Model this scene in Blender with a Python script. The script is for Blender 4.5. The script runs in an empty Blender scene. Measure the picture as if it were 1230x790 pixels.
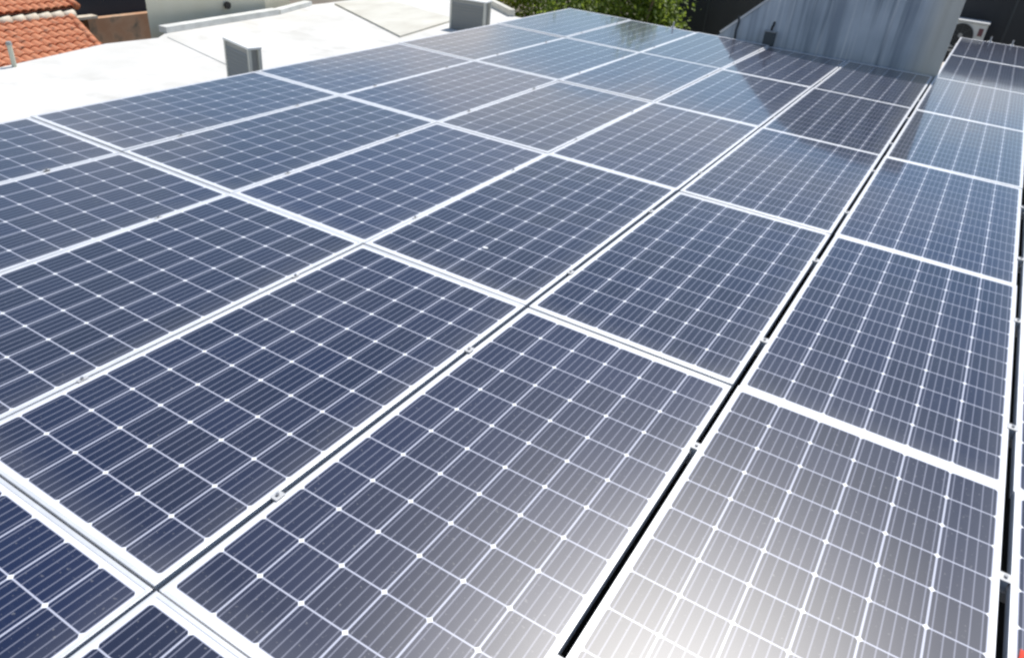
import bpy, bmesh, math, random
from mathutils import Vector, Matrix, noise
R = math.radians
random.seed(7)
S = bpy.context.scene
COL = S.collection

# ------------------------------------------------------------------ camera
cam_d = bpy.data.cameras.new("camera"); cam = bpy.data.objects.new("camera", cam_d); COL.objects.link(cam)
right = Vector((0.84814202, 0.52273643, 0.08603333)); down = Vector((0.33888435, -0.41051502, -0.84654286)); fwd = Vector((-0.40720082, 0.74714393, -0.52532223))
M = Matrix((( right.x, -down.x, -fwd.x, 5.41759), (right.y, -down.y, -fwd.y, -0.74315), (right.z, -down.z, -fwd.z, 1.77605), (0, 0, 0, 1)))
cam.matrix_world = M
cam_d.sensor_width = 36; cam_d.lens = 26.44; cam_d.clip_start = .05; cam_d.clip_end = 2000
S.camera = cam
S.render.engine = 'CYCLES'; S.cycles.filter_width = 2.5
S.render.resolution_x = 1024; S.render.resolution_y = 657

# ------------------------------------------------------------------ world, sun, exposure
SUN_EL, SUN_AZ = 61.5, -3.0          # azimuth measured from +Y towards +X
w = bpy.data.worlds.new("World"); S.world = w; w.use_nodes = True
nt = w.node_tree; nt.nodes.clear()
wo = nt.nodes.new('ShaderNodeOutputWorld'); bg = nt.nodes.new('ShaderNodeBackground'); bg.inputs[1].default_value = .1
sky = nt.nodes.new('ShaderNodeTexSky'); sky.sky_type = 'NISHITA'; sky.sun_disc = False
sky.sun_elevation = R(SUN_EL); sky.sun_rotation = R(SUN_AZ); sky.dust_density = .2; sky.air_density = 1.3; sky.ozone_density = 4.0
tc = nt.nodes.new('ShaderNodeTexCoord'); mp = nt.nodes.new('ShaderNodeMapping'); mp.inputs['Scale'].default_value = (1, 1, 2.4)
mp.inputs['Location'].default_value = (.35, .1, 0)
cn = nt.nodes.new('ShaderNodeTexNoise'); cn.inputs['Scale'].default_value = 2.3; cn.inputs['Detail'].default_value = 5; cn.inputs['Roughness'].default_value = .5
cr = nt.nodes.new('ShaderNodeValToRGB'); cr.color_ramp.elements[0].position = .49; cr.color_ramp.elements[1].position = .58
cr.color_ramp.elements[1].color = (.9, .9, .9, 1)
mx = nt.nodes.new('ShaderNodeMix'); mx.data_type = 'RGBA'; mx.inputs[7].default_value = (9.8, 9.2, 8.7, 1)
L = nt.links.new
L(tc.outputs['Generated'], mp.inputs[0]); L(mp.outputs[0], cn.inputs[0]); L(cn.outputs[0], cr.inputs[0])
sz = nt.nodes.new('ShaderNodeSeparateXYZ'); fd = nt.nodes.new('ShaderNodeMapRange'); fd.inputs[1].default_value = .18; fd.inputs[2].default_value = .36; fd.inputs[3].default_value = 1; fd.inputs[4].default_value = .12
mu = nt.nodes.new('ShaderNodeMath'); mu.operation = 'MULTIPLY'; L(tc.outputs['Generated'], sz.inputs[0]); L(sz.outputs[2], fd.inputs[0]); L(fd.outputs[0], mu.inputs[0]); L(cr.outputs[0], mu.inputs[1])
L(mu.outputs[0], mx.inputs[0]); L(sky.outputs[0], mx.inputs[6]); L(mx.outputs[2], bg.inputs[0]); L(bg.outputs[0], wo.inputs[0])
sd = bpy.data.lights.new("sun", 'SUN'); sd.energy = 4.2; sd.angle = R(.6); sd.color = (1, .965, .91)
sun = bpy.data.objects.new("sun", sd); COL.objects.link(sun); sun.rotation_euler = (-R(90 - SUN_EL), 0, -R(SUN_AZ)); sun.location = (0, 0, 30)
S.view_settings.view_transform = 'Standard'; S.view_settings.look = 'None'; S.view_settings.exposure = .15; S.view_settings.gamma = 1

# ------------------------------------------------------------------ material helpers
def mat(name, col, rough=.6, metal=0, spec=.5):
    m = bpy.data.materials.new(name); m.use_nodes = True
    b = m.node_tree.nodes['Principled BSDF']
    b.inputs['Base Color'].default_value = (*col, 1); b.inputs['Roughness'].default_value = rough
    b.inputs['Metallic'].default_value = metal; b.inputs['Specular IOR Level'].default_value = spec
    return m
def noisy(name, c1, c2, scale=(4, 4, 4), rough=.75, lo=.35, hi=.65, detail=6, bump=0, metal=0, c3=None, scale3=30):
    m = mat(name, c1, rough, metal); t = m.node_tree; N = t.nodes.new; b = t.nodes['Principled BSDF']
    tc = N('ShaderNodeTexCoord'); mp = N('ShaderNodeMapping'); mp.inputs['Scale'].default_value = scale
    n = N('ShaderNodeTexNoise'); n.inputs['Scale'].default_value = 1; n.inputs['Detail'].default_value = detail; n.inputs['Roughness'].default_value = .6
    r = N('ShaderNodeValToRGB'); r.color_ramp.elements[0].position = lo; r.color_ramp.elements[1].position = hi
    r.color_ramp.elements[0].color = (*c1, 1); r.color_ramp.elements[1].color = (*c2, 1)
    t.links.new(tc.outputs['Object'], mp.inputs[0]); t.links.new(mp.outputs[0], n.inputs[0]); t.links.new(n.outputs[0], r.inputs[0])
    out = r.outputs[0]
    if c3:
        n3 = N('ShaderNodeTexNoise'); n3.inputs['Scale'].default_value = scale3; n3.inputs['Detail'].default_value = 3
        r3 = N('ShaderNodeValToRGB'); r3.color_ramp.elements[0].position = .55; r3.color_ramp.elements[1].position = .72
        t.links.new(tc.outputs['Object'], n3.inputs[0]); t.links.new(n3.outputs[0], r3.inputs[0])
        mm = N('ShaderNodeMix'); mm.data_type = 'RGBA'; mm.inputs[7].default_value = (*c3, 1)
        t.links.new(r3.outputs[0], mm.inputs[0]); t.links.new(out, mm.inputs[6]); out = mm.outputs[2]
    t.links.new(out, b.inputs['Base Color'])
    if bump:
        bp = N('ShaderNodeBump'); bp.inputs['Strength'].default_value = bump; bp.inputs['Distance'].default_value = .01
        t.links.new(n.outputs[0], bp.inputs['Height']); t.links.new(bp.outputs[0], b.inputs['Normal'])
    return m

def cell_material():
    m = bpy.data.materials.new('solar_cells_under_glass'); m.use_nodes = True
    t = m.node_tree; N = t.nodes.new; K = t.links.new; b = t.nodes['Principled BSDF']
    def val(op, a, c=None, clamp=False):
        n = N('ShaderNodeMath'); n.operation = op; n.use_clamp = clamp
        for i, v in enumerate((a, c)):
            if v is None: continue
            if hasattr(v, 'links'): K(v, n.inputs[i])
            else: n.inputs[i].default_value = v
        return n.outputs[0]
    tc = N('ShaderNodeTexCoord'); sx = N('ShaderNodeSeparateXYZ'); K(tc.outputs['Object'], sx.inputs[0])
    PU, PV = .1597, .1617; MX, MY = (1.0 - 6 * PU) / 2, (2.003 - 12 * PV) / 2
    u = val('DIVIDE', val('SUBTRACT', sx.outputs[0], MX), PU); v = val('DIVIDE', val('SUBTRACT', sx.outputs[1], MY), PV)
    fu = val('FRACT', u); fv = val('FRACT', v)
    cu = val('ABSOLUTE', val('SUBTRACT', fu, .5)); cv = val('ABSOLUTE', val('SUBTRACT', fv, .5))
    inu = val('LESS_THAN', cu, .5 - .020); inv = val('LESS_THAN', cv, .5 - .0155)
    cor = val('LESS_THAN', val('ADD', cu, cv), 1 - .066)
    rng = val('MULTIPLY', val('MULTIPLY', val('GREATER_THAN', u, 0), val('LESS_THAN', u, 6)), val('MULTIPLY', val('GREATER_THAN', v, 0), val('LESS_THAN', v, 12)))
    cell = val('MULTIPLY', val('MULTIPLY', inu, inv), val('MULTIPLY', cor, rng))
    bus = val('LESS_THAN', val('ABSOLUTE', val('SUBTRACT', val('FRACT', val('MULTIPLY', fu, 5)), .5)), .062)
    # fine silver fingers across the cell darken/lighten very slightly
    # per-cell tone
    cb = N('ShaderNodeCombineXYZ'); K(val('FLOOR', u), cb.inputs[0]); K(val('FLOOR', v), cb.inputs[1])
    oi = N('ShaderNodeObjectInfo'); K(val('MULTIPLY', oi.outputs['Random'], 97), cb.inputs[2])
    wn = N('ShaderNodeTexWhiteNoise'); wn.noise_dimensions = '3D'; K(cb.outputs[0], wn.inputs[0])
    rp = N('ShaderNodeValToRGB'); rp.color_ramp.elements[0].color = (.005, .007, .020, 1); rp.color_ramp.elements[1].color = (.008, .013, .045, 1)
    K(val('ADD', val('MULTIPLY', wn.outputs[0], .4), val('MULTIPLY', oi.outputs['Random'], .6)), rp.inputs[0])
    m1 = N('ShaderNodeMix'); m1.data_type = 'RGBA'; m1.inputs[7].default_value = (.17, .175, .225, 1); K(bus, m1.inputs[0]); K(rp.outputs[0], m1.inputs[6])
    m2 = N('ShaderNodeMix'); m2.data_type = 'RGBA'; m2.inputs[6].default_value = (.46, .47, .55, 1); K(cell, m2.inputs[0]); K(m1.outputs[2], m2.inputs[7])
    node = val('MULTIPLY', val('GREATER_THAN', val('ADD', cu, cv), 1 - .070), rng)
    outr = val('SUBTRACT', 1, rng); bright = val('ADD', node, outr, True)
    m2b = N('ShaderNodeMix'); m2b.data_type = 'RGBA'; m2b.inputs[7].default_value = (.80, .80, .82, 1); K(bright, m2b.inputs[0]); K(m2.outputs[2], m2b.inputs[6]); m2 = m2b
    # dust film: irregular, plus a band collected along the lower and right edges of each panel
    gn = N('ShaderNodeNewGeometry')
    dn = N('ShaderNodeTexNoise'); dn.inputs['Scale'].default_value = 1.3; dn.inputs['Detail'].default_value = 8; K(gn.outputs['Position'], dn.inputs[0])
    d1 = N('ShaderNodeMapRange'); d1.inputs[1].default_value = .35; d1.inputs[2].default_value = .7; d1.inputs[3].default_value = .002; d1.inputs[4].default_value = .026; K(dn.outputs[0], d1.inputs[0])
    eb = N('ShaderNodeMapRange'); eb.inputs[1].default_value = .955; eb.inputs[2].default_value = .87; eb.inputs[3].default_value = .05; eb.inputs[4].default_value = 0; K(sx.outputs[0], eb.inputs[0])
    sn = N('ShaderNodeTexNoise'); sn.inputs['Scale'].default_value = 90; sn.inputs['Detail'].default_value = 2; K(gn.outputs['Position'], sn.inputs[0])
    sp = N('ShaderNodeMapRange'); sp.inputs[1].default_value = .68; sp.inputs[2].default_value = .75; sp.inputs[4].default_value = .24; K(sn.outputs[0], sp.inputs[0])
    # dried rain runs and rings
    vo = N('ShaderNodeTexVoronoi'); vo.inputs['Scale'].default_value = 7; vo.feature = 'F1'; K(gn.outputs['Position'], vo.inputs[0])
    ring = N('ShaderNodeMapRange'); ring.inputs[1].default_value = .030; ring.inputs[2].default_value = .0; ring.inputs[4].default_value = .03
    K(val('ABSOLUTE', val('SUBTRACT', vo.outputs['Distance'], .2)), ring.inputs[0])
    le = N('ShaderNodeMapRange'); le.inputs[1].default_value = .05; le.inputs[2].default_value = .13; le.inputs[3].default_value = .05; le.inputs[4].default_value = 0; K(sx.outputs[1], le.inputs[0])
    sp_ = val('ADD', val('MULTIPLY', ring.outputs[0], dn.outputs[0]), le.outputs[0])
    dust = val('ADD', sp_, val('ADD', val('ADD', d1.outputs[0], eb.outputs[0]), sp.outputs[0]), True)
    m3 = N('ShaderNodeMix'); m3.data_type = 'RGBA'; m3.inputs[7].default_value = (.50, .48, .45, 1); K(dust, m3.inputs[0]); K(m2.outputs[2], m3.inputs[6])
    K(m3.outputs[2], b.inputs['Base Color'])
    b.inputs['Sheen Weight'].default_value = .11; b.inputs['Sheen Roughness'].default_value = .30; b.inputs['Sheen Tint'].default_value = (.9, .9, .9, 1)
    b.inputs['Roughness'].default_value = .335; b.inputs['IOR'].default_value = 1.5; b.inputs['Specular IOR Level'].default_value = .04
    b.inputs['Coat Weight'].default_value = 1; b.inputs['Coat Roughness'].default_value = .075; b.inputs['Coat IOR'].default_value = 1.42
    wv = N('ShaderNodeTexNoise'); wv.inputs['Scale'].default_value = 2.2; K(gn.outputs['Position'], wv.inputs[0])
    bp = N('ShaderNodeBump'); bp.inputs['Strength'].default_value = .12; bp.inputs['Distance'].default_value = .01; K(wv.outputs[0], bp.inputs['Height'])
    K(bp.outputs[0], b.inputs['Coat Normal'])
    # textured solar glass: wide gaussian lobe on top of the clear coat
    gl = N('ShaderNodeBsdfAnisotropic'); gl.distribution = 'BECKMANN'; gl.inputs['Roughness'].default_value = .378; gl.inputs['Color'].default_value = (.046, .0455, .045, 1)
    ad = N('ShaderNodeAddShader'); K(b.outputs[0], ad.inputs[0]); K(gl.outputs[0], ad.inputs[1]); K(ad.outputs[0], t.nodes['Material Output'].inputs[0])
    return m

M_cell = cell_material()
M_alu = noisy('anodised_aluminium', (.66, .67, .68), (.78, .78, .79), (6, 6, 6), .42, metal=.35)
M_rail = mat('rail_aluminium', (.62, .62, .62), .4, .6)
M_deck = noisy('white_roof_membrane', (.62, .60, .55), (.72, .70, .66), (1.3, 1.3, 1.3), .8, c3=(.58, .56, .51), scale3=3, bump=.2)
M_cream = noisy('weathered_cream_render', (.56, .53, .45), (.68, .66, .58), (2.5, 1.2, 5), .85, bump=.2)
M_beige = noisy('beige_plaster', (.76, .70, .52), (.84, .79, .63), (1, 1, .5), .85)
M_conc = None

# ------------------------------------------------------------------ mesh helpers
def mesh_obj(name, bm, m, parent=None, smooth=False):
    me = bpy.data.meshes.new(name); bm.normal_update(); bm.to_mesh(me); bm.free()
    if smooth:
        for p in me.polygons: p.use_smooth = True
    o = bpy.data.objects.new(name, me); COL.objects.link(o)
    for x in (m if isinstance(m, (list, tuple)) else [m]): me.materials.append(x)
    if parent: o.parent = parent
    return o
def box(bm, x0, x1, y0, y1, z0, z1, mi=0, bev=0):
    vs = [bm.verts.new((x, y, z)) for x in (x0, x1) for y in (y0, y1) for z in (z0, z1)]
    fs = []
    for f in ((0, 1, 3, 2), (4, 6, 7, 5), (0, 4, 5, 1), (2, 3, 7, 6), (0, 2, 6, 4), (1, 5, 7, 3)):
        fc = bm.faces.new([vs[i] for i in f]); fc.material_index = mi; fs.append(fc)
    if bev:
        es = list({e for f in fs for e in f.edges})
        bmesh.ops.bevel(bm, geom=es, offset=bev, segments=2, affect='EDGES', profile=.6)
def prism(bm, pts, z0, z1, mi=0):
    a = [bm.verts.new((x, y, z0)) for x, y in pts]; b = [bm.verts.new((x, y, z1)) for x, y in pts]; n = len(pts)
    bm.faces.new(b).material_index = mi; bm.faces.new(a[::-1]).material_index = mi
    for i in range(n):
        bm.faces.new((a[i], a[(i + 1) % n], b[(i + 1) % n], b[i])).material_index = mi
def xprism(bm, pts, y0, y1):           # polygon in XZ, extruded along Y
    a = [bm.verts.new((x, y0, z)) for x, z in pts]; b = [bm.verts.new((x, y1, z)) for x, z in pts]; n = len(pts)
    bm.faces.new(a); bm.faces.new(b[::-1])
    for i in range(n): bm.faces.new((a[(i + 1) % n], a[i], b[i], b[(i + 1) % n]))
def cyl(bm, c, r, h, seg=20, axis='Z', r2=None):
    mtx = Matrix.Translation(c)
    if axis == 'Y': mtx = mtx @ Matrix.Rotation(R(90), 4, 'X')
    if axis == 'X': mtx = mtx @ Matrix.Rotation(R(90), 4, 'Y')
    bmesh.ops.create_cone(bm, cap_ends=True, segments=seg, radius1=r, radius2=r if r2 is None else r2, depth=h, matrix=mtx)
def tube(bm, pts, r, seg=8):
    rings = []
    for i, p in enumerate(pts):
        p = Vector(p); a = Vector(pts[max(i - 1, 0)]); b = Vector(pts[min(i + 1, len(pts) - 1)])
        d = (b - a).normalized(); up = Vector((0, 0, 1)) if abs(d.z) < .9 else Vector((1, 0, 0))
        s = d.cross(up).normalized(); q = s.cross(d)
        rr = r[i] if isinstance(r, (list, tuple)) else r
        rings.append([bm.verts.new(p + (s * math.cos(2 * math.pi * k / seg) + q * math.sin(2 * math.pi * k / seg)) * rr) for k in range(seg)])
    for a, b in zip(rings, rings[1:]):
        for k in range(seg): bm.faces.new((a[k], a[(k + 1) % seg], b[(k + 1) % seg], b[k]))
    bm.faces.new(rings[0][::-1]); bm.faces.new(rings[-1])
def tag(o, label=None, cat=None, group=None, kind=None):
    if label: o['label'] = label
    if cat: o['category'] = cat
    if group: o['group'] = group
    if kind: o['kind'] = kind
    return o
def thing(name, loc, label, cat, group=None, rz=0):
    o = bpy.data.objects.new(name, None); COL.objects.link(o); o.location = loc; o.rotation_euler = (0, 0, rz); o.empty_display_size = .1
    return tag(o, label, cat, group)
def copy_tree(o, parent=None):
    c = o.copy(); COL.objects.link(c); c.parent = parent
    for ch in [x for x in o.children]: copy_tree(ch, c)
    return c

# ------------------------------------------------------------------ setting: ground
GZ = -6.5; DZ = -.30
bm = bmesh.new(); prism(bm, [(-400, -300), (400, -300), (400, 500), (-400, 500)], GZ - .2, GZ)
tag(mesh_obj('ground', bm, noisy('ground_earth', (.16, .13, .10), (.24, .20, .15), (.3, .3, .3), .95)), kind='structure')

# ------------------------------------------------------------------ the roof the array stands on
bld = thing('flat_roof_building', (0, 0, GZ), 'long building whose bright white flat roof carries the solar array', 'building')
DECK = [(-2.30, -6), (9.5, -6), (9.5, 12.9), (1.9, 12.9), (1.9, 10.25), (-1.10, 10.25), (-2.30, 11.1), (-3.38, 11.9), (-3.38, 8.0), (-3.10, 7.15), (-2.92, 5.25), (-2.74, 5.0), (-2.80, 4.38), (-2.47, 3.05)]
bm = bmesh.new(); prism(bm, DECK, DZ - GZ - .12, DZ - GZ); mesh_obj('roof_deck', bm, M_deck, bld)
bm = bmesh.new(); prism(bm, [(x * .995 + .02, y * .998 + .01) for x, y in DECK], .0, DZ - GZ - .122); mesh_obj('wall', bm, M_beige, bld)
def strip(bm, a, b, wd, z0, z1):
    a = Vector(a); b = Vector(b); d = (b - a).normalized(); n = Vector((-d.y, d.x)) * wd / 2
    prism(bm, [tuple(a - n), tuple(b - n), tuple(b + n), tuple(a + n)], z0, z1)
D0 = DZ - GZ
bm = bmesh.new(); prism(bm, [(.25, -3), (6.9, -3), (6.9, 12.0), (5.2, 12.0), (5.2, 9.7), (.25, 9.7)], D0 + .0005, D0 + .0015); mesh_obj('gap_shade_sheet', bm, noisy('painted_gap_shade', (.05, .05, .05), (.09, .09, .085), (2, 2, 2), .9), bld)  # dark sheet added to paint the shade seen through the panel gaps
bm = bmesh.new(); strip(bm, (-2.94, 5.22), (-3.12, 7.16), .13, D0 + .001, D0 + .07); strip(bm, (-3.12, 7.18), (-3.38, 8.05), .12, D0 + .001, D0 + .06)
mesh_obj('kerb', bm, noisy('kerb_render', (.58, .58, .54), (.74, .74, .70), (5, 5, 5), .85), bld)
bm = bmesh.new(); strip(bm, (-2.36, 11.1), (-1.12, 10.20), .10, D0 + .001, D0 + .10); strip(bm, (-3.36, 11.84), (-2.37, 11.11), .10, D0 + .001, D0 + .10)
mesh_obj('parapet', bm, M_cream, bld)
bm = bmesh.new(); prism(bm, [(-1.13, 7.42), (-1.42, 9.10), (-2.1, 9.24), (-3.20, 9.50), (-3.22, 8.44)], D0 + .001, D0 + .025); mesh_obj('raised_slab', bm, M_cream, bld)
bm = bmesh.new(); strip(bm, (-2.70, 5.10), (-1.30, 4.76), .012, D0 + .0005, D0 + .006)
mesh_obj('membrane_seam', bm, mat('seam_grey', (.5, .5, .47), .8), bld)

# ------------------------------------------------------------------ solar panels
XL = [-.036, .968, 1.973, 2.978, 3.996, 5.022, 6.050]
PW, PLN, PITCH = 1.000, 2.003, 2.010
def row_range(c): return {0: (0, 5), 1: (0, 5), 2: (-1, 5), 3: (-1, 5), 4: (-1, 5), 5: (0, 7), 6: (0, 7)}[c]
def make_panel():
    p = thing('solar_panel', (0, 0, 0), 'x', 'solar panel', 'solar panels of the roof array')
    f = .0135; H = .038
    bm = bmesh.new()
    for (x0, x1, y0, y1) in ((0, f, 0, PLN), (PW - f, PW, 0, PLN), (f, PW - f, 0, f), (f, PW - f, PLN - f, PLN)):
        box(bm, x0, x1, y0, y1, -H, 0, bev=.0012)
    mesh_obj('frame', bm, M_alu, p)
    bm = bmesh.new(); box(bm, f - .002, PW - f + .002, f - .002, PLN - f + .002, -.0065, -.0018); mesh_obj('glass_pane', bm, M_cell, p)
    bm = bmesh.new(); box(bm, PW / 2 - .06, PW / 2 + .06, PLN - .22, PLN - .13, -.028, -.0068, bev=.002); mesh_obj('junction_box', bm, mat('black_plastic', (.02, .02, .02), .5), p)
    return p
proto = make_panel(); first = True
ordn = ['first', 'second', 'third', 'fourth', 'fifth', 'sixth', 'seventh', 'eighth']
rowname = {-1: 'nearest row', 0: 'second row from the front', 1: 'third row from the front', 2: 'fourth row from the front',
           3: 'fifth row from the front', 4: 'sixth row from the front', 5: 'seventh row from the front', 6: 'farthest row by the air conditioner'}
special = {(3, 4): 'solar panel half in the concrete wall shadow, fourth column from left',
           (4, 4): 'almost fully shaded solar panel against the concrete wall, fifth column from left',
           (1, 4): 'solar panel before the green trees, second column from left, farthest of its column',
           (0, 4): 'solar panel at the far left corner of the array beneath the trees'}
for c in range(7):
    r0, r1 = row_range(c)
    for r in range(r0, r1):
        o = proto if first else copy_tree(proto); first = False
        o.location = (XL[c] + random.uniform(-.0012, .0012), r * PITCH + random.uniform(-.0012, .0012), random.uniform(-.001, .001))
        o.rotation_euler = (random.uniform(-.004, .004), random.uniform(-.004, .004), random.uniform(-.0006, .0006))
        o['label'] = special.get((c, r), 'solar panel, %s column from the left, %s' % (ordn[c], rowname[r]))

# ------------------------------------------------------------------ rails with clamps, feet
gaps = [(XL[i] + PW + XL[i + 1]) / 2 for i in range(6)]; gw = [XL[i + 1] - XL[i] - PW for i in range(6)]
M_clamp = mat('clamp_aluminium', (.5, .5, .5), .5, .2); M_bolt = mat('bolt_steel', (.35, .35, .36), .35, .9)
side = ['nearer', 'farther']
for r in range(-1, 7):
    for k, off in enumerate((.44, 1.52)):
        y = r * PITCH + off
        x0, x1 = (-.05, 7.09)
        if r == -1: x0, x1 = 1.93, 5.02
        if r >= 5: x0 = 5.0
        t = thing('mounting_rail', (0, y, 0), 'aluminium rail under the panels, %s of two in the %s' % (side[k], rowname[r].split(',')[0]), 'rail', 'mounting rails under the panels')
        bm = bmesh.new(); box(bm, x0, x1, -.02, .02, -.080, -.040, bev=.002); mesh_obj('rail_profile', bm, M_rail, t)
        x = x0 + .35
        while x < x1:
            if y < 12.7:
                bm = bmesh.new(); box(bm, x - .03, x + .03, -.045, .045, DZ + .002, DZ + .010, bev=.001); box(bm, x - .02, x + .02, -.022, -.0205 - .0, DZ + .010, -.045); cyl(bm, (x, .03, DZ + .016), .008, .012, 6)
                mesh_obj('foot', bm, M_rail, t)
            x += 1.6
        for g, wdt in zip(gaps, gw):
            if g < x0 or g > x1 or (r == -1 and g > 5): continue
            if r >= 5 and g < 5.5: continue
            bm = bmesh.new(); box(bm, g - wdt / 2 - .006, g + wdt / 2 + .006, -.02, .02, .0015, .0045, bev=.001); box(bm, g - wdt / 2 + .002, g + wdt / 2 - .002, -.018, .018, -.039, .0013)
            cl = mesh_obj('mid_clamp', bm, M_clamp, t)
            bm = bmesh.new(); cyl(bm, (g, 0, .0085), .006, .007, 6); mesh_obj('bolt', bm, M_bolt, cl)
# end clamps standing up at the far edges
for (x, y, lab) in ((1.60, 10.065, 'small bright end clamp at the far panel edge before the dark wall'), (5.45, 14.085, 'small end clamp left on the farthest panel edge'), (5.76, 14.085, 'small end clamp right on the farthest panel edge')):
    t = thing('end_clamp', (x, y, 0), lab, 'clamp', 'end clamps on the far panel edges')
    bm = bmesh.new(); box(bm, -.03, .03, -.02, .03, -.04, .012, bev=.003); mesh_obj('clamp_body', bm, M_clamp, t)
    bm = bmesh.new(); cyl(bm, (0, .006, .045), .011, .066, 8); mesh_obj('bolt', bm, M_clamp, t)

# ------------------------------------------------------------------ concrete wall behind the array
def concrete_mat():
    m = mat('stained_concrete', (.3, .32, .34), .85); t = m.node_tree; N = t.nodes.new; K = t.links.new; b = t.nodes['Principled BSDF']
    tc = N('ShaderNodeTexCoord'); last = None
    base = N('ShaderNodeTexNoise'); base.inputs['Scale'].default_value = 1.6; base.inputs['Detail'].default_value = 8; K(tc.outputs['Object'], base.inputs[0])
    r = N('ShaderNodeValToRGB'); r.color_ramp.elements[0].position = .3; r.color_ramp.elements[1].position = .7
    r.color_ramp.elements[0].color = (.38, .44, .50, 1); r.color_ramp.elements[1].color = (.56, .62, .68, 1); K(base.outputs[0], r.inputs[0]); last = r.outputs[0]
    for sc, c, lo, hi, amt in (((11, 1, .5), (.13, .17, .22), .50, .68, .7), ((26, 1, .7), (.74, .76, .78), .54, .74, .7), ((5, 1, .25), (.18, .22, .28), .52, .66, .55)):
        mp = N('ShaderNodeMapping'); mp.inputs['Scale'].default_value = sc; n = N('ShaderNodeTexNoise'); n.inputs['Scale'].default_value = 1; n.inputs['Detail'].default_value = 5
        K(tc.outputs['Object'], mp.inputs[0]); K(mp.outputs[0], n.inputs[0])
        mr = N('ShaderNodeMapRange'); mr.inputs[1].default_value = lo; mr.inputs[2].default_value = hi; mr.inputs[4].default_value = amt; K(n.outputs[0], mr.inputs[0])
        mm = N('ShaderNodeMix'); mm.data_type = 'RGBA'; mm.inputs[7].default_value = (*c, 1); K(mr.outputs[0], mm.inputs[0]); K(last, mm.inputs[6]); last = mm.outputs[2]
    # cream tone blended in towards the right end
    sx = N('ShaderNodeSeparateXYZ'); K(tc.outputs['Object'], sx.inputs[0])
    mr = N('ShaderNodeMapRange'); mr.inputs[1].default_value = 4.62; mr.inputs[2].default_value = 4.86; mr.inputs[4].default_value = .8; K(sx.outputs[0], mr.inputs[0])
    mm = N('ShaderNodeMix'); mm.data_type = 'RGBA'; mm.inputs[7].default_value = (.62, .60, .52, 1); K(mr.outputs[0], mm.inputs[0]); K(last, mm.inputs[6]); last = mm.outputs[2]
    K(last, b.inputs['Base Color'])
    bp = N('ShaderNodeBump'); bp.inputs['Strength'].default_value = .3; bp.inputs['Distance'].default_value = .01; K(base.outputs[0], bp.inputs['Height']); K(bp.outputs[0], b.inputs['Normal'])
    return m
wl = thing('concrete_wall', (0, 10.2, DZ), 'tall grey blue concrete wall with streaks and sloping top behind the array', 'wall')
bm = bmesh.new(); TOP = [(1.95, DZ + .02 - DZ), (2.25, .02 - DZ), (2.81, .54 - DZ), (3.2, .88 - DZ), (3.7, 1.16 - DZ), (4.4, 1.27 - DZ), (5.03, 1.27 - DZ)]
xprism(bm, [(1.95, 0), (5.03, 0)] + [(x, z) for x, z in TOP[::-1]], 0, .16); mesh_obj('wall_slab', bm, concrete_mat(), wl)
bm = bmesh.new()
for (a, b2) in zip(TOP[1:], TOP[2:]):
    dx, dz = b2[0] - a[0], b2[1] - a[1]; l = math.hypot(dx, dz); nx, nz = -dz / l, dx / l
    p = [(a[0] + nx * .002, a[1] + nz * .002), (b2[0] + nx * .002, b2[1] + nz * .002), (b2[0] + nx * .03, b2[1] + nz * .03), (a[0] + nx * .03, a[1] + nz * .03)]
    xprism(bm, p, -.015, .175)
mesh_obj('coping', bm, noisy('coping_render', (.6, .6, .6), (.75, .75, .74), (8, 8, 8), .8), wl)
jb = thing('junction_box', (2.925, 10.2, .08), 'small dark grey electrical box fixed low on the concrete wall', 'electrical box')
bm = bmesh.new(); box(bm, -.07, .07, -.075, -.003, -.10, .075, bev=.008); mesh_obj('box_body', bm, mat('grey_plastic', (.06, .075, .085), .5), jb)
bm = bmesh.new(); box(bm, -.078, .078, -.085, -.003, .0765, .092, bev=.004); mesh_obj('box_lid', bm, mat('light_grey_plastic', (.35, .37, .38), .5), jb)
bm = bmesh.new(); tube(bm, [(0, -.03, .093), (0, -.03, .13), (.01, -.02, .16), (.01, -.004, .20)], .014, 10); mesh_obj('cable_gland', bm, mat('black_rubber', (.02, .02, .02), .6), jb)
bm = bmesh.new(); tube(bm, [(2.45, 10.185, .28), (2.47, 10.18, .2), (2.455, 10.18, .1), (2.47, 10.185, -.1)], .014, 8)
tag(mesh_obj('conduit', bm, mat('dark_conduit', (.05, .06, .07), .6)), 'short dark cable hanging on the low end of the concrete wall', 'cable')

# ------------------------------------------------------------------ dark clad building behind
M_dark = noisy('charcoal_cladding', (.014, .016, .021), (.024, .027, .033), (1, 1, .4), .6)
db = thing('dark_clad_building', (0, 15.5, GZ), 'charcoal black clad building behind the concrete wall and air conditioner', 'building')
bm = bmesh.new(); box(bm, -.27, 12, 0, 6, 0, 7.25); mesh_obj('wall', bm, M_dark, db)
for x in (.34, 1.75, 3.1, 4.45, 5.62, 7.0, 8.4):
    bm = bmesh.new(); box(bm, x - .02, x + .02, -.014, -.002, .1, 7.2); mesh_obj('cladding_joint', bm, mat('joint_dark', (.035, .04, .046), .5), db)
bm = bmesh.new(); box(bm, -.3, 12.05, -.05, 6.05, 7.252, 7.31); mesh_obj('roof', bm, mat('dark_roof_trim', (.04, .04, .045), .6), db)

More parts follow.
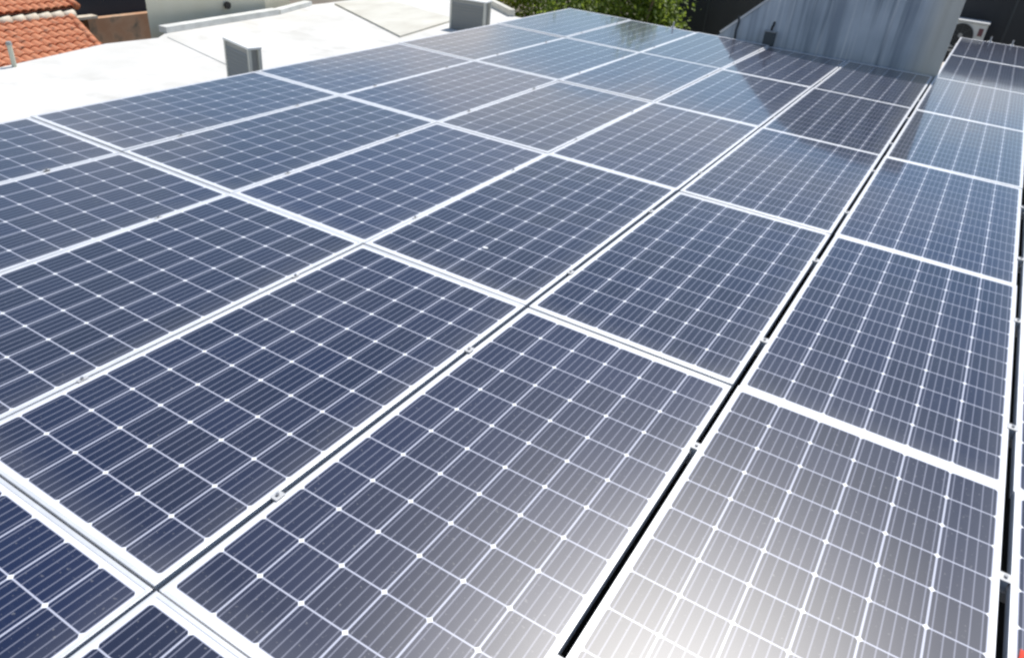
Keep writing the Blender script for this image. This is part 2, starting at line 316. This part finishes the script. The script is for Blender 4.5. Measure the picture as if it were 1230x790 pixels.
# ------------------------------------------------------------------ air conditioner
M_acw = noisy('ac_white_enamel', (.55, .55, .54), (.66, .66, .64), (6, 6, 6), .45); M_blk = mat('ac_black', (.012, .014, .016), .5)
ac = thing('air_conditioner', (5.07, 15.0, -.32), 'white outdoor air conditioner unit with round dark fan grille beside the dark wall', 'air conditioner')
bm = bmesh.new(); box(bm, -.31, .27, -.02, .30, .03, .455, bev=.012); mesh_obj('casing', bm, M_acw, ac)
bm = bmesh.new(); box(bm, -.325, .285, -.04, .32, .458, .485, bev=.008); mesh_obj('lid', bm, M_acw, ac)
bm = bmesh.new(); cyl(bm, (-.09, -.024, .24), .185, .008, 40, 'Y'); fr = mesh_obj('fan_opening', bm, M_blk, ac)
bm = bmesh.new()
for rr in (.19, .155, .12, .085, .05):
    pts = [(-.09 + rr * math.cos(a * math.pi / 16), -.036, .24 + rr * math.sin(a * math.pi / 16)) for a in range(33)]
    tube(bm, pts, .0022 if rr < .19 else .006, 6)
for a in range(8):
    tube(bm, [(-.09 + .04 * math.cos(a * math.pi / 4), -.037, .24 + .04 * math.sin(a * math.pi / 4)), (-.09 + .19 * math.cos(a * math.pi / 4), -.037, .24 + .19 * math.sin(a * math.pi / 4))], .0025, 6)
mesh_obj('fan_grille', bm, mat('grille_grey', (.10, .11, .12), .5), fr)
bm = bmesh.new(); cyl(bm, (-.09, -.034, .24), .036, .014, 20, 'Y'); mesh_obj('fan_hub', bm, mat('hub_grey', (.3, .3, .3), .5), fr)
bm = bmesh.new(); box(bm, .155, .225, -.03, -.0205, .27, .39, bev=.004); mesh_obj('badge_panel', bm, mat('maroon_panel', (.14, .05, .06), .5), ac)
for x in (-.24, .2):
    bm = bmesh.new(); box(bm, x - .025, x + .025, -.06, .46, -.012, .028, bev=.003); mesh_obj('bracket', bm, M_acw, ac)
bm = bmesh.new(); box(bm, -.36, .33, -.075, -.035, -.03, .012, bev=.003); mesh_obj('support_bar', bm, mat('galvanised', (.42, .42, .42), .5, .4), ac)

# ------------------------------------------------------------------ roof vents on the left
M_vent = mat('vent_grey_sheet', (.30, .305, .29), .6); M_post = mat('vent_light_sheet', (.58, .58, .52), .6)
def vent(a, d, wdt, dep, hgt, label, slat=9):
    ang = math.atan2(d[1], d[0]); t = thing('roof_vent', (a[0], a[1], DZ), label, 'roof vent', 'box vents on the white roof', ang)
    bm = bmesh.new(); box(bm, .03, wdt - .03, .012, dep - .012, .002, hgt - .03); mesh_obj('vent_body', bm, M_vent, t)
    for (x, y) in ((0, 0), (wdt - .03, 0), (0, dep - .03), (wdt - .03, dep - .03)):
        bm = bmesh.new(); box(bm, x, x + .03 - .0005, y, y + .03, .001, hgt - .022, bev=.002); mesh_obj('corner_post', bm, M_post, t)
    bm = bmesh.new()
    for k in range(slat):
        z = .03 + k * (hgt - .08) / slat
        xprism(bm, [(0, 0), (0, 0), (0, 0)], 0, 0) if False else None
        v = [bm.verts.new(q) for q in ((.034, .011, z + .022), (wdt - .034, .011, z + .022), (wdt - .034, -.004, z), (.034, -.004, z), (.034, .011, z + .018), (wdt - .034, .011, z + .018))]
        bm.faces.new((v[0], v[3], v[2], v[1])); bm.faces.new((v[3], v[4], v[5], v[2]))
    mesh_obj('louvre', bm, M_vent, t)
    bm = bmesh.new(); box(bm, -.004, wdt + .004, -.004, dep + .004, hgt - .02, hgt, bev=.003); mesh_obj('lid', bm, mat('vent_lid_white', (.78, .78, .75), .6), t)
vent((-.84, 4.36), (.54, -.14), .50, .13, .41, 'grey louvred box vent with white lid, the nearer one left of the array')
vent((-1.12, 8.50), (.54, .09), .54, .20, .42, 'grey louvred box vent at the far end of the white roof near the trees')

# pole and debris
pv = thing('vent_pipe', (-2.43, 3.19, DZ), 'short cream vent pipe at the white roof edge before the red tiles', 'pipe')
bm = bmesh.new(); cyl(bm, (0, 0, .10), .022, .2, 20); mesh_obj('pipe', bm, mat('cream_pvc', (.6, .6, .48), .5), pv)
bm = bmesh.new(); cyl(bm, (0, 0, .215), .028, .03, 20, r2=.022); mesh_obj('cap', bm, mat('grey_cap', (.35, .36, .34), .6), pv)
def lump(name, loc, s, m, label, cat, seed=0):
    bm = bmesh.new(); bmesh.ops.create_icosphere(bm, subdivisions=4, radius=1)
    for v in bm.verts:
        k = 1 + .28 * noise.noise(v.co * 1.3 + Vector((seed, 0, 0))) + .08 * noise.noise(v.co * 4 + Vector((0, seed, 0)))
        v.co = Vector((v.co.x * s[0] * k, v.co.y * s[1] * k, max(v.co.z, -.55) * s[2] * k))
    o = mesh_obj(name, bm, m, smooth=True); o.location = loc; tag(o, label, cat); return o
lump('sunlit_deck_lump', (4.99, 11.35, DZ + .10), (.14, .30, .17), noisy('sunlit_deck_pale', (.62, .55, .46), (.74, .68, .6), (9, 9, 9), .9, bump=.4), 'sunlit deck patch shaped as sack between the concrete wall end and the far panels', 'mound', 3)  # pale lump added to stand in for a patch of sunlit deck
# red rag at the frame corner
bm = bmesh.new(); n = 14; vv = []
for i in range(n):
    for j in range(n):
        a, b2 = i / (n - 1), j / (n - 1)
        vv.append(bm.verts.new((a * .30, b2 * .26, .012 + .030 * (noise.noise(Vector((a * 4, b2 * 4, 1))) + .6) * (.3 + a))))
for i in range(n - 1):
    for j in range(n - 1): bm.faces.new((vv[i * n + j], vv[(i + 1) * n + j], vv[(i + 1) * n + j + 1], vv[i * n + j + 1]))
rg = mesh_obj('rag', bm, noisy('red_cloth', (.62, .05, .03), (.75, .09, .05), (12, 12, 12), .9), smooth=True)
rg.location = (6.050, .965, .004); rg.rotation_euler = (0, 0, R(-6)); tag(rg, 'red cloth whose corner shows on the glass at the bottom right', 'cloth')
md = rg.modifiers.new('thick', 'SOLIDIFY'); md.thickness = .004
# bird dropping / bright fleck on the glass
bm = bmesh.new(); bmesh.ops.create_circle(bm, cap_ends=True, segments=14, radius=.013)
for v in bm.verts: v.co.x *= 1 + .5 * random.random(); v.co.y *= .5 + .5 * random.random()
ex = bmesh.ops.extrude_face_region(bm, geom=bm.faces[:]); bmesh.ops.translate(bm, verts=[g for g in ex['geom'] if isinstance(g, bmesh.types.BMVert)], vec=(0, 0, .002))
sp = mesh_obj('dropping', bm, mat('white_fleck', (.8, .8, .8), .8)); sp.location = (3.49, 2.40, -.0015)
tag(sp, 'small white bird dropping on the blue glass near the middle', 'dropping')

# ------------------------------------------------------------------ beige house wall at left
bh = thing('beige_house', (-3.3, 5.30, GZ), 'beige plastered house wall rising beyond the white roof, small round hole', 'building')
bm = bmesh.new(); prism(bm, [(0, 0), (-3.5, 2.95), (-3.5, 5.0), (-.25, 2.55), (-.06, 1.9)], 0, 6.95); mesh_obj('wall', bm, M_beige, bh)
bm = bmesh.new(); cyl(bm, (.0, 1.20, 6.34), .045, .03, 20, 'X'); mesh_obj('pipe_outlet', bm, mat('outlet_dark', (.04, .035, .03), .7), bh)
bm = bmesh.new(); prism(bm, [(.06, -.06), (-3.56, 2.92), (-3.56, 5.1), (-.22, 2.66), (0, 1.95)], 6.952, 7.03); mesh_obj('roof', bm, M_cream, bh)

# ------------------------------------------------------------------ red tiled houses
def tile_mat():
    m = noisy('terracotta_tiles', (.52, .17, .075), (.68, .30, .16), (4, 4, 4), .85, lo=.3, hi=.7, c3=(.24, .12, .08), scale3=6)
    return m
M_tile = tile_mat(); M_ridge = noisy('mortar_ridge', (.60, .50, .38), (.75, .68, .55), (6, 6, 6), .9)
def tiled(name_loc, ridge_y0, ridge_y1, ex, ez, rx, rz, hip, label, wallcol, end_y=None):
    """roof slope facing +X: eave at x=ex,z=ez, ridge at x=rx,z=rz, with a hip to +Y"""
    t = thing('tiled_house', name_loc, label, 'house')
    ox, oy, oz = name_loc
    bm = bmesh.new(); pw = .22; steps = 12; span = .34; Ls = math.hypot(ex - rx, ez - rz); rows = int(Ls / span) + 1
    e1 = ridge_y1 + hip
    ncol = int((max(e1, ridge_y1) - ridge_y0) / pw)
    nrm = Vector(((rz - ez), 0, (ex - rx))).normalized()
    for c in range(ncol):
        yc = ridge_y0 + c * pw
        for r in range(rows):
            s0, s1 = r * span, min((r + 1) * span + .02, Ls)
            lim = e1 - hip * (s1 / Ls)
            if yc + pw > lim + .12: continue
            jit = random.uniform(-.006, .006); strip_v = []
            for (s, lift) in ((s0, .035), (s1, .0)):
                row = []
                for k in range(9):
                    ph = k / 8; yy = yc + ph * pw; hh = .055 * abs(math.sin(ph * math.pi)) if True else 0
                    base = Vector((ex + (rx - ex) * s / Ls, yy, ez + (rz - ez) * s / Ls)) + nrm * (hh + lift + jit)
                    row.append(bm.verts.new((base.x - ox, base.y - oy, base.z - oz)))
                strip_v.append(row)
            for k in range(8): bm.faces.new((strip_v[0][k], strip_v[0][k + 1], strip_v[1][k + 1], strip_v[1][k]))
            for k in range(8):      # butt end
                a, b2 = strip_v[0][k], strip_v[0][k + 1]
                d = nrm * .03; c1 = bm.verts.new(a.co - d); c2 = bm.verts.new(b2.co - d); bm.faces.new((c1, c2, b2, a))
    rf = mesh_obj('roof_slope', bm, M_tile, t)
    # hip slope facing +Y and back slope as plain closed deck under the tiles
    bm = bmesh.new(); V = lambda x, y, z: bm.verts.new((x - ox, y - oy, z - oz))
    a = V(ex, ridge_y0, ez - .03); b2 = V(ex, e1, ez - .03); c = V(rx, ridge_y1, rz - .03); d = V(rx, ridge_y0, rz - .03)
    bx = 2 * rx - ex; e = V(bx, ridge_y0, ez - .03); f = V(bx, e1, ez - .03)
    bm.faces.new((a, b2, c, d)); bm.faces.new((b2, f, c)); bm.faces.new((f, e, d, c)); bm.faces.new((a, d, e)); bm.faces.new((a, e, f, b2))
    mesh_obj('roof_deck', bm, M_tile, t)
    bm = bmesh.new(); y = ridge_y0
    while y < ridge_y1:
        tube(bm, [(rx - ox, y - oy, rz + .02 - oz), (rx - ox, y + .36 - oy, rz + .05 - oz)], [.10, .12], 10); y += .34
    P0 = Vector((rx, ridge_y1, rz + .03)); P1 = Vector((ex, e1, ez + .03)); nseg = int((P1 - P0).length / .34)
    rcap = mesh_obj('ridge_cap', bm, M_ridge, t, smooth=True)
    bm = bmesh.new()
    for k in range(nseg):
        q0 = P0.lerp(P1, k / nseg); q1 = P0.lerp(P1, (k + 1.08) / nseg)
        tube(bm, [q0 - Vector(name_loc), q1 - Vector(name_loc)], [.085, .105], 10)
    mesh_obj('hip_cap', bm, M_tile, t, smooth=True)
    bm = bmesh.new(); box(bm, bx + .4 - ox, ex - .4 - ox, ridge_y0 + .1 - oy, e1 - .4 - oy, GZ - oz, ez - .06 - oz); mesh_obj('wall', bm, mat('house_wall', wallcol, .85), t)
tiled((-16, 8, GZ), 2, 11.75, -13.2, -3.45, -16, -2.82, -.75, 'nearer house with sunlit orange clay tile roof and cream ridge', (.30, .2, .14))
tiled((-21, 9, GZ), 3, 13.3, -17.7, -2.95, -21, -2.0, -.3, 'farther house with orange tile roof at the top left corner', (.05, .045, .05))  # near-black wall colour paints the shadow band between the two roofs
# brown courtyard wall with dark opening
cw = thing('brown_wall', (-20, 14, GZ), 'brown terracotta yard wall with a dark opening beside the tiled roof', 'wall')
bm = bmesh.new(); box(bm, -.2, .1, .6, 4.6, 0, 2.69); mesh_obj('wall_face', bm, noisy('brown_render', (.50, .27, .15), (.60, .40, .26), (1, 1, 1), .9, c3=(.2, .17, .12), scale3=2), cw)
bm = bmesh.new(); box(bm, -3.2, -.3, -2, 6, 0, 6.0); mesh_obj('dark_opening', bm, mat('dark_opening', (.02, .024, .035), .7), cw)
bm = bmesh.new(); box(bm, -.22, .12, .0, .95, 2.70, 2.78); mesh_obj('wall_cap', bm, M_ridge, cw)

# ------------------------------------------------------------------ trees
def leaf_mat(name, c1, c2):
    m = noisy(name, c1, c2, (3, 3, 3), .55, lo=.3, hi=.7); t = m.node_tree; b = t.nodes['Principled BSDF']
    tr = t.nodes.new('ShaderNodeBsdfTranslucent'); mixs = t.nodes.new('ShaderNodeMixShader'); mixs.inputs[0].default_value = .45
    src = b.inputs['Base Color'].links[0].from_socket; 
    hs = t.nodes.new('ShaderNodeHueSaturation'); hs.inputs['Value'].default_value = 1.9; hs.inputs['Hue'].default_value = .49; t.links.new(src, hs.inputs['Color']); t.links.new(hs.outputs[0], tr.inputs[0])
    out = t.nodes['Material Output']; t.links.new(b.outputs[0], mixs.inputs[1]); t.links.new(tr.outputs[0], mixs.inputs[2]); t.links.new(mixs.outputs[0], out.inputs[0])
    return m
M_bark = noisy('bark', (.10, .075, .05), (.20, .16, .11), (8, 8, 2), .9, bump=.5)
def tree(x, y, rx, ry, zlo, zhi, nleaf, leafm, label, seed, size=.075, droop=.6):
    rnd = random.Random(seed); t = thing('leafy_tree', (x, y, GZ), label, 'tree', 'trees behind the array')
    bm = bmesh.new(); pts = [(0, 0, 0), (.06, .03, 2), (-.03, .05, 4), (.05, 0, 5.4)]; tube(bm, pts, [.16, .13, .10, .05], 10)
    tips = []
    for k in range(11):
        a = rnd.uniform(0, 6.28); z0 = rnd.uniform(2.4, 5); q = Vector((math.cos(a) * rx * .75, math.sin(a) * ry * .75, rnd.uniform(zlo, zhi) - GZ))
        s = Vector((0, 0, z0)); mid = s.lerp(q, .5) + Vector((0, 0, .25)); tube(bm, [s, mid, q], [.05, .03, .012], 6); tips.append(q)
    mesh_obj('trunk', bm, M_bark, t)
    bm = bmesh.new(); cz = (zlo + zhi) / 2 - GZ; hz = (zhi - zlo) / 2
    clumps = []
    for k in range(60):
        while True:
            p = Vector((rnd.uniform(-1, 1), rnd.uniform(-1, 1), rnd.uniform(-1, 1)))
            if p.length < 1: break
        clumps.append((Vector((p.x * rx, p.y * ry, cz + p.z * hz)), rnd.uniform(.16, .38)))
    for k in range(nleaf):
        c, rr = rnd.choice(clumps)
        p = c + Vector((rnd.gauss(0, rr * .6), rnd.gauss(0, rr * .6), rnd.gauss(0, rr * .8)))
        a = rnd.uniform(0, 6.28); tilt = rnd.uniform(-droop - .5, -.1); l = size * rnd.uniform(.7, 1.6); wd = l * .28
        d = Vector((math.cos(a) * math.cos(tilt), math.sin(a) * math.cos(tilt), math.sin(tilt))); s = d.cross(Vector((rnd.uniform(-.5, .5), rnd.uniform(-.5, .5), 1))).normalized()
        v = [bm.verts.new(p), bm.verts.new(p + d * l * .5 + s * wd), bm.verts.new(p + d * l), bm.verts.new(p + d * l * .5 - s * wd)]
        bm.faces.new(v)
    mesh_obj('crown', bm, leafm, t)
G1 = leaf_mat('leaf_green', (.08, .13, .015), (.20, .27, .04)); G2 = leaf_mat('leaf_yellow_green', (.13, .17, .02), (.30, .28, .04)); G3 = leaf_mat('leaf_dark', (.09, .14, .015), (.20, .28, .035))
tree(-4.2, 14.2, .95, .8, -2.8, .5, 9000, G2, 'yellow green tree at the far left end of the white roof', 1)
tree(-2.75, 14.6, 1.1, .9, -2.9, .7, 13000, G3, 'darker green tree, between the yellow green one and the bright one', 2)
tree(-1.55, 13.6, .85, .8, -2.6, .8, 13000, G1, 'dense mid green tree straight behind the far corner of the array', 3)
tree(-.42, 13.6, .72, .7, -2.4, .9, 17000, G1, 'bright green tree right against the dark clad building', 4)
tree(-1.2, 17.5, 2.6, 1.0, -3.4, 1.0, 15000, G3, 'wide dark tree standing behind the other trees', 5, size=.12)
